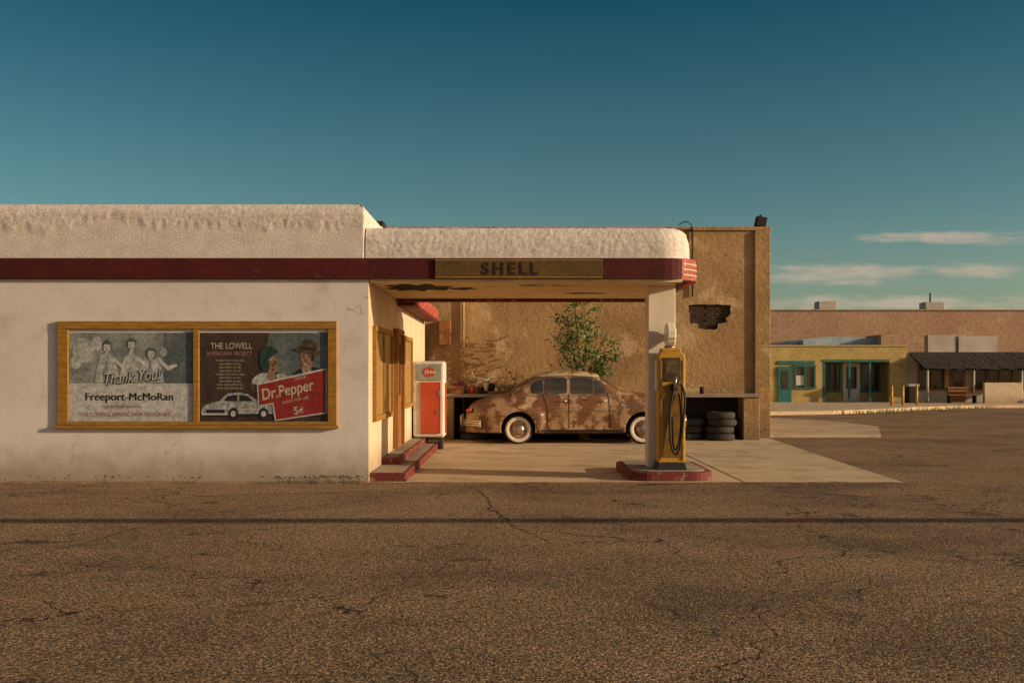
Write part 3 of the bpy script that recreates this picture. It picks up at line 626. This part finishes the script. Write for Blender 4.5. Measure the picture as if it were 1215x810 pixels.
def seam(us,zs_,w=.008):
    for sgn in(-1,1):
        V=[]
        for uu,z in zip(us,zs_): V+=[(CX+uu-w,CY+sgn*(halfw(uu,z)+.004),z),(CX+uu+w,CY+sgn*(halfw(uu,z)+.004),z)]
        mesh('seam',V,[(2*i,2*i+1,2*i+3,2*i+2) for i in range(len(us)-1)],dark,car)
zz=rng(.36,1.14,20)
seam([2.37]*21,zz); seam([3.32-.06*i/20 for i in range(21)],zz); seam([1.88]*21,rng(.36,.8,20)); seam([1.88-.1*i/20 for i in range(21)],rng(.8,1.14,20))
sidepatch('belt_trim',rng(1.0,3.4,30),1.088,1.1,chrome,.006,1)
sidepatch('side_trim',rng(1.95,3.5,30),.74,.758,chrome,.006,1)
sidepatch('front_trim',rng(3.55,4.6,20),.84,.855,chrome,.006,1)
sidepatch('stone_guard',rng(1.66,1.72,3),.34,.52,chrome,.006,3)
sidepatch('rocker',rng(1.66,3.6,20),.27,.33,dark,.008,1)
sidepatch('drip_rail',rng(1.5,3.2,26),lambda q:roofw(q)+.03,lambda q:roofw(q)+.042,chrome,.01,1)
for uu in(2.26,3.16): 
    cyl('door_handle',(CX+uu-.08,CY-halfw(uu,.98)-.03,.98),(CX+uu+.06,CY-halfw(uu,.98)-.03,.985),.012,.01,chrome,car)
def bumper(nm,u0,sg):
    for z,r in((.47,.035),(.42,.03),(.52,.028)):
        pts=[]
        for i in range(13):
            y=-.92+1.84*i/12; k=abs(y)/.92; pts.append((CX+u0-sg*.42*k**3.2,CY+y,z))
        tube(nm,pts,r,chrome,car)
    for y in(-.35,.35): cyl(nm+'_guard',(CX+u0+sg*.03,CY+y,.38),(CX+u0+sg*.03,CY+y,.64),.03,.03,chrome,car)
bumper('rear_bumper',-.06,-1); bumper('front_bumper',5.06,1)
for y in(-.62,.62):
    cyl('tail_light',(CX+.04,CY+y,.74),(CX+.16,CY+y*1.02,.76),.045,.055,redv,car)
    cyl('headlight',(CX+4.84,CY+y,.8),(CX+4.93,CY+y,.8),.11,.1,glass,car); cyl('headlight_ring',(CX+4.78,CY+y,.8),(CX+4.9,CY+y,.8),.125,.115,chrome,car)
for z in(.6,.68,.76): tube('grille_bar',[(CX+4.86,CY-.5,z),(CX+5.0,CY,z),(CX+4.86,CY+.5,z)],.018,chrome,car)
cyl('hood_ornament',(CX+4.3,CY,1.17),(CX+4.7,CY,1.1),.02,.01,chrome,car)
for wu in WU:
    for s in(-1,1):
        c=(CX+wu,CY+s*.79,.335)
        tyre('tire',c,'Y',car,r=.335,w=.085,white_=True)
        pr=[(.2,s*.05),(.185,s*.07),(.15,s*.05),(.13,s*.06),(.11,s*.085),(.06,s*.1),(.001,s*.105)]
        lathe('wheel',pr,c,'Y',[rust,chrome],[0,0,0,1,1,1],car)
        cyl('wheel_disc',(c[0],c[1]-.02,c[2]),(c[0],c[1]+.02,c[2]),.2,.2,dark,car)
box('chassis',CX+.5,CX+4.5,CY-.5,CY+.5,.2,.3,dark,car)
# ------------------------------------------------------------ background shops
sh=empty('yellow_shop',(16.6,37,0))
Y=36.4
box('left_wall',11,15.9,Y,Y+.3,0,2.98,yelwall,sh); box('lintel',15.9,19.35,Y,Y+.3,2.2,2.98,yelwall,sh); box('right_pier',19.35,20.2,Y,Y+.3,0,2.98,yelwall,sh)
box('coping',10.95,20.25,Y-.05,Y+.35,2.982,3.06,yelwall,sh); box('roof',11,20.2,Y+.3,Y+7,2.8,2.9,greyc,sh)
box('porch_back',15.9,19.35,Y+1.2,Y+1.4,0,2.5,yelwall,sh); box('porch_ceiling',15.9,19.35,Y+.3,Y+1.2,2.2,2.3,yelwall,sh)
box('end_wall',20,20.2,Y+.3,Y+7,0,2.9,yelwall,sh)
def shopdoor(par,x0,x1,z1,y,m=teal):
    box('door',x0,x1,y-.06,y-.002,.14,z1,m,par); box('door_pane',x0+.15,x1-.15,y-.07,y-.062,.8,z1-.2,glass,par)
def shopwin(par,x0,x1,z0,z1,y,n,m=teal):
    box('window_glass',x0,x1,y-.02,y-.002,z0,z1,glass,par)
    for a,b,c,d in((x0-.08,x1+.08,z1,z1+.08),(x0-.08,x1+.08,z0-.08,z0)): box('window_rail',a,b,y-.08,y-.002,c,d,m,par)
    for i in range(n+1):
        xx=x0+(x1-x0)*i/n; box('window_bar',xx-.04,xx+.04,y-.075,y-.022,z0,z1,m,par)
shopdoor(sh,13.62,14.3,1.95,Y); shopwin(sh,14.5,15.5,.9,1.95,Y,2); box('transom',13.62,15.5,Y-.05,Y-.002,2.06,2.25,teal,sh)
box('window_notice',14.55,14.95,Y-.024,Y-.0205,1.0,1.5,whitep,sh)
shopwin(sh,16.1,17.2,.7,2.05,Y+1.2,2); shopdoor(sh,17.35,18.2,2.15,Y+1.2,whitep); shopwin(sh,18.35,19.25,.7,2.05,Y+1.2,2)
for x in(15.95,17.25,18.3): box('porch_post',x,x+.1,Y+.02,Y+.12,.14,2.2,teal,sh)
box('porch_beam',15.92,19.33,Y-.03,Y-.002,2.2,2.32,teal,sh)
va=[(17.3+2.9*math.cos(R(a)),2.95+.6*math.sin(R(a))) for a in range(0,181,12)]
prism('arched_roof',va,'Y',38,44,metalb,sh)
box('roof_unit',15.2,15.9,37.4,38,2.9,3.35,metalb,sh,bevel=.02)
s2=empty('awning_shop',(24,37,0))
box('wall',20.3,30,Y+.4,Y+.7,0,2.7,greyw,s2); box('parapet_a',19.2,21.6,Y+.8,Y+3,2.6,3.62,pink,s2); box('parapet_b',21.62,23.1,Y+.75,Y+3,2.6,3.6,greyw,s2); box('parapet_c',23.2,25.2,Y+.7,Y+3,2.6,3.55,greyw,s2)
box('shop_roof',20.3,30,Y+.7,Y+6,2.6,2.7,greyc,s2)
nR=7
for r_ in range(nR):
    f0=r_/nR; y1=Y+.4-1.9*f0; z1=2.68-.85*f0; y2=Y+.4-1.9*(f0+1/nR)-.05; z2=2.68-.85*(f0+1/nR)
    x=20.5; V=[];F=[]
    while x<30:
        w=rnd.uniform(.16,.3); dz=rnd.uniform(-.04,.04); k=len(V)
        V+=[(x,y1,z1+.03),(x+w-.015,y1,z1+.03),(x+w-.015,y2+dz,z2+.04+dz),(x,y2+dz,z2+.04+dz),(x,y2+dz,z2+dz),(x+w-.015,y2+dz,z2+dz)]
        F+=[(k,k+3,k+2,k+1),(k+3,k+4,k+5,k+2)]; x+=w
    mesh('shingle_row_%d'%r_,V,F,shingle,s2)
mesh('awning_under',[(20.5,Y+.39,2.62),(30,Y+.39,2.62),(30,Y-1.5,1.79),(20.5,Y-1.5,1.79)],[(0,1,2,3)],dark,s2)
for x in(20.7,23,25.4,28): cyl('awning_post',(x,Y-1.4,.1),(x,Y-1.4,1.82),.06,.06,greyw,s2)
shopwin(s2,21,22.3,.8,2.0,Y+.4,2,brownwood); shopdoor(s2,22.6,23.4,2.05,Y+.4,brownwood); shopwin(s2,23.8,26.5,.8,2.0,Y+.4,4,brownwood)
box('low_wall',23.4,25.3,34.7,34.9,.1,1.15,cream,s2,bevel=.02); box('planter',26.5,28.5,34.3,34.9,.1,.6,greyw,s2)
bn=empty('park_bench',(22.1,34.4,.14))
for k in range(3): box('seat_slat',21.4,22.9,34.2+k*.14,34.31+k*.14,.53,.57,brownwood,bn)
for z in(.7,.85): box('backrest',21.4,22.9,34.66,34.69,z,z+.09,brownwood,bn)
for x in(21.5,22.75): box('leg',x,x+.05,34.25,34.62,.14,.525,dark,bn); box('post',x,x+.05,34.6,34.655,.53,.95,dark,bn)
for i,(x,y) in enumerate(((17.2,30.5),(17.9,31),(18.7,31.4))): cyl('bollard',(x,y,.1),(x,y,1.05),.06,.06,yellow,None,12)
tb=empty('trash_bin',(19.85,34.85,.14)); box('bin_body',19.6,20.1,34.6,35.1,.14,.95,dark,tb,bevel=.04); box('bin_lid',19.57,20.13,34.57,35.13,.952,1.08,greyw,tb,bevel=.04)
lw=empty('long_pink_building',(30,47,0))
box('facade',11,33.2,46,46.4,0,5.42,pink,lw); box('facade_step',33.2,60,46,46.4,0,6.05,pink,lw); box('coping',10.9,33.2,45.93,46.45,5.422,5.5,pink,lw); box('deck',11,60,46.4,60,5.0,5.1,greyc,lw); box('side',11,11.3,46.4,60,0,5.4,pink,lw)
box('roof_unit_a',19.3,20.4,48,49,5.1,6.15,greyw,lw,bevel=.03); box('roof_unit_b',26,27.2,48,49,5.1,6.1,greyw,lw,bevel=.03); cyl('roof_mast',(26.5,48.5,6.1),(26.5,48.5,6.7),.05,.05,dark,lw)
# weeds along the far kerb
V=[];F=[]
for i in range(260):
    tq=rd.random(); x=13+tq*9+rd.gauss(0,.4); y=24.2+tq*7.2-abs(rd.gauss(0,.15)); h=rd.uniform(.08,.25); dx=rd.gauss(0,.08); k=len(V)
    V+=[(x-.02,y,0),(x+.02,y,0),(x+dx,y+rd.gauss(0,.05),h)]; F.append((k,k+1,k+2))
mesh('kerb_weeds',V,F,weed)
# overhead cable with poles
SUN_EL=13.5; SUN_AZ=15.0
up=empty('utility_line',(0,-7.6,0))
h=5.2; yb=-3.75-h/math.tan(R(SUN_EL))*math.sin(R(SUN_AZ))
cyl('cable',(-55,yb-.3,h),(46,yb+.1,h),.115,.115,black,up)
cyl('pole_a',(46,yb+.1,0),(46,yb+.1,7),.15,.12,bark,up); cyl('pole_b',(-55,yb-.3,0),(-55,yb-.3,7),.15,.12,bark,up)
# ------------------------------------------------------------ light
dirv=Vector((math.cos(R(SUN_EL))*math.cos(R(SUN_AZ)),-math.cos(R(SUN_EL))*math.sin(R(SUN_AZ)),math.sin(R(SUN_EL))))
sl=bpy.data.lights.new('sun','SUN'); sl.energy=5.0; sl.angle=R(.25); sl.color=(1,.79,.52)
so=bpy.data.objects.new('sun',sl); so.rotation_euler=(-dirv).to_track_quat('-Z','Y').to_euler(); sc.collection.objects.link(so)
w=bpy.data.worlds.new('World'); sc.world=w; w.use_nodes=True; nt=w.node_tree; N=nt.nodes; L=nt.links
bg=N['Background']; bg.inputs[1].default_value=.085
sky=N.new('ShaderNodeTexSky'); sky.sky_type='NISHITA'; sky.sun_disc=False; sky.sun_elevation=R(SUN_EL); sky.sun_rotation=R(90+SUN_AZ); sky.dust_density=1.5; sky.ozone_density=1.5
tc=N.new('ShaderNodeTexCoord'); sp=N.new('ShaderNodeSeparateXYZ'); L.new(tc.outputs['Generated'],sp.inputs[0])
def math_(op,a,b=None,c=None):
    n=N.new('ShaderNodeMath'); n.operation=op
    for i,q in enumerate((a,b,c)):
        if q is None: continue
        if isinstance(q,(int,float)): n.inputs[i].default_value=q
        else: L.new(q,n.inputs[i])
    return n.outputs[0]
def mixw(f,a,b,mode='MIX'):
    x=N.new('ShaderNodeMix'); x.data_type='RGBA'; x.blend_type=mode
    if isinstance(f,(int,float)): x.inputs[0].default_value=f
    else: L.new(f,x.inputs[0])
    for i,q in((6,a),(7,b)):
        if isinstance(q,tuple): x.inputs[i].default_value=(*q,1)
        else: L.new(q,x.inputs[i])
    return x.outputs[2]
def mr(f,a,b,c=0,d=1,smooth=True):
    r=N.new('ShaderNodeMapRange'); r.interpolation_type='SMOOTHSTEP' if smooth else 'LINEAR'; L.new(f,r.inputs[0])
    for i,q in zip((1,2,3,4),(a,b,c,d)): r.inputs[i].default_value=q
    return r.outputs[0]
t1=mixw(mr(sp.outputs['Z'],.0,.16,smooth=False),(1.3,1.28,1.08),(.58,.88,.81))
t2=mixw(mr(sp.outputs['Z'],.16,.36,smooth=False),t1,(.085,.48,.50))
tint=mixw(mr(sp.outputs['Y'],-.2,.45),(1.4,1.12,.94),t2)  # unseen sky behind the camera warmed and brightened to fill the front wall
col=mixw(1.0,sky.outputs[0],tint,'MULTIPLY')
yy=math_('MAXIMUM',sp.outputs['Y'],.05); A=math_('DIVIDE',sp.outputs['X'],yy); B=math_('DIVIDE',sp.outputs['Z'],yy)
cv=N.new('ShaderNodeCombineXYZ'); L.new(math_('MULTIPLY',A,14),cv.inputs[0]); L.new(math_('MULTIPLY',B,70),cv.inputs[1])
cn=N.new('ShaderNodeTexNoise'); cn.inputs['Scale'].default_value=1.3; cn.inputs['Detail'].default_value=7; cn.inputs['Roughness'].default_value=.6; L.new(cv.outputs[0],cn.inputs['Vector'])
tot=None
for a,b,ra,rb in((.45,.136,.085,.007),(.325,.099,.09,.011),(.468,.103,.05,.008),(.40,.07,.17,.009),(-.9,.12,.3,.012),(.9,.11,.2,.015)):
    d=math_('ADD',math_('POWER',math_('ABSOLUTE',math_('DIVIDE',math_('SUBTRACT',A,a),ra)),2),math_('POWER',math_('ABSOLUTE',math_('DIVIDE',math_('SUBTRACT',B,b),rb)),2))
    m_=mr(math_('ADD',d,math_('MULTIPLY',math_('SUBTRACT',cn.outputs['Fac'],.5),-5.0)),1.5,-.6)
    tot=m_ if tot is None else math_('MAXIMUM',tot,m_)
tot=math_('MULTIPLY',math_('MULTIPLY',tot,.75),math_('GREATER_THAN',sp.outputs['Y'],.06))
col=mixw(tot,col,(6.2,5.0,3.8))
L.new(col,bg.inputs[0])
# ------------------------------------------------------------ camera
cd=bpy.data.cameras.new('camera'); cd.lens=35; cd.sensor_width=36; cd.shift_y=38/1215; cd.clip_end=5000
co=bpy.data.objects.new('camera',cd); co.location=(0,-14.6,1.6); co.rotation_euler=(R(90),0,0); sc.collection.objects.link(co); sc.camera=co
sc.view_settings.view_transform='Standard'; sc.view_settings.look='None'; sc.view_settings.exposure=0
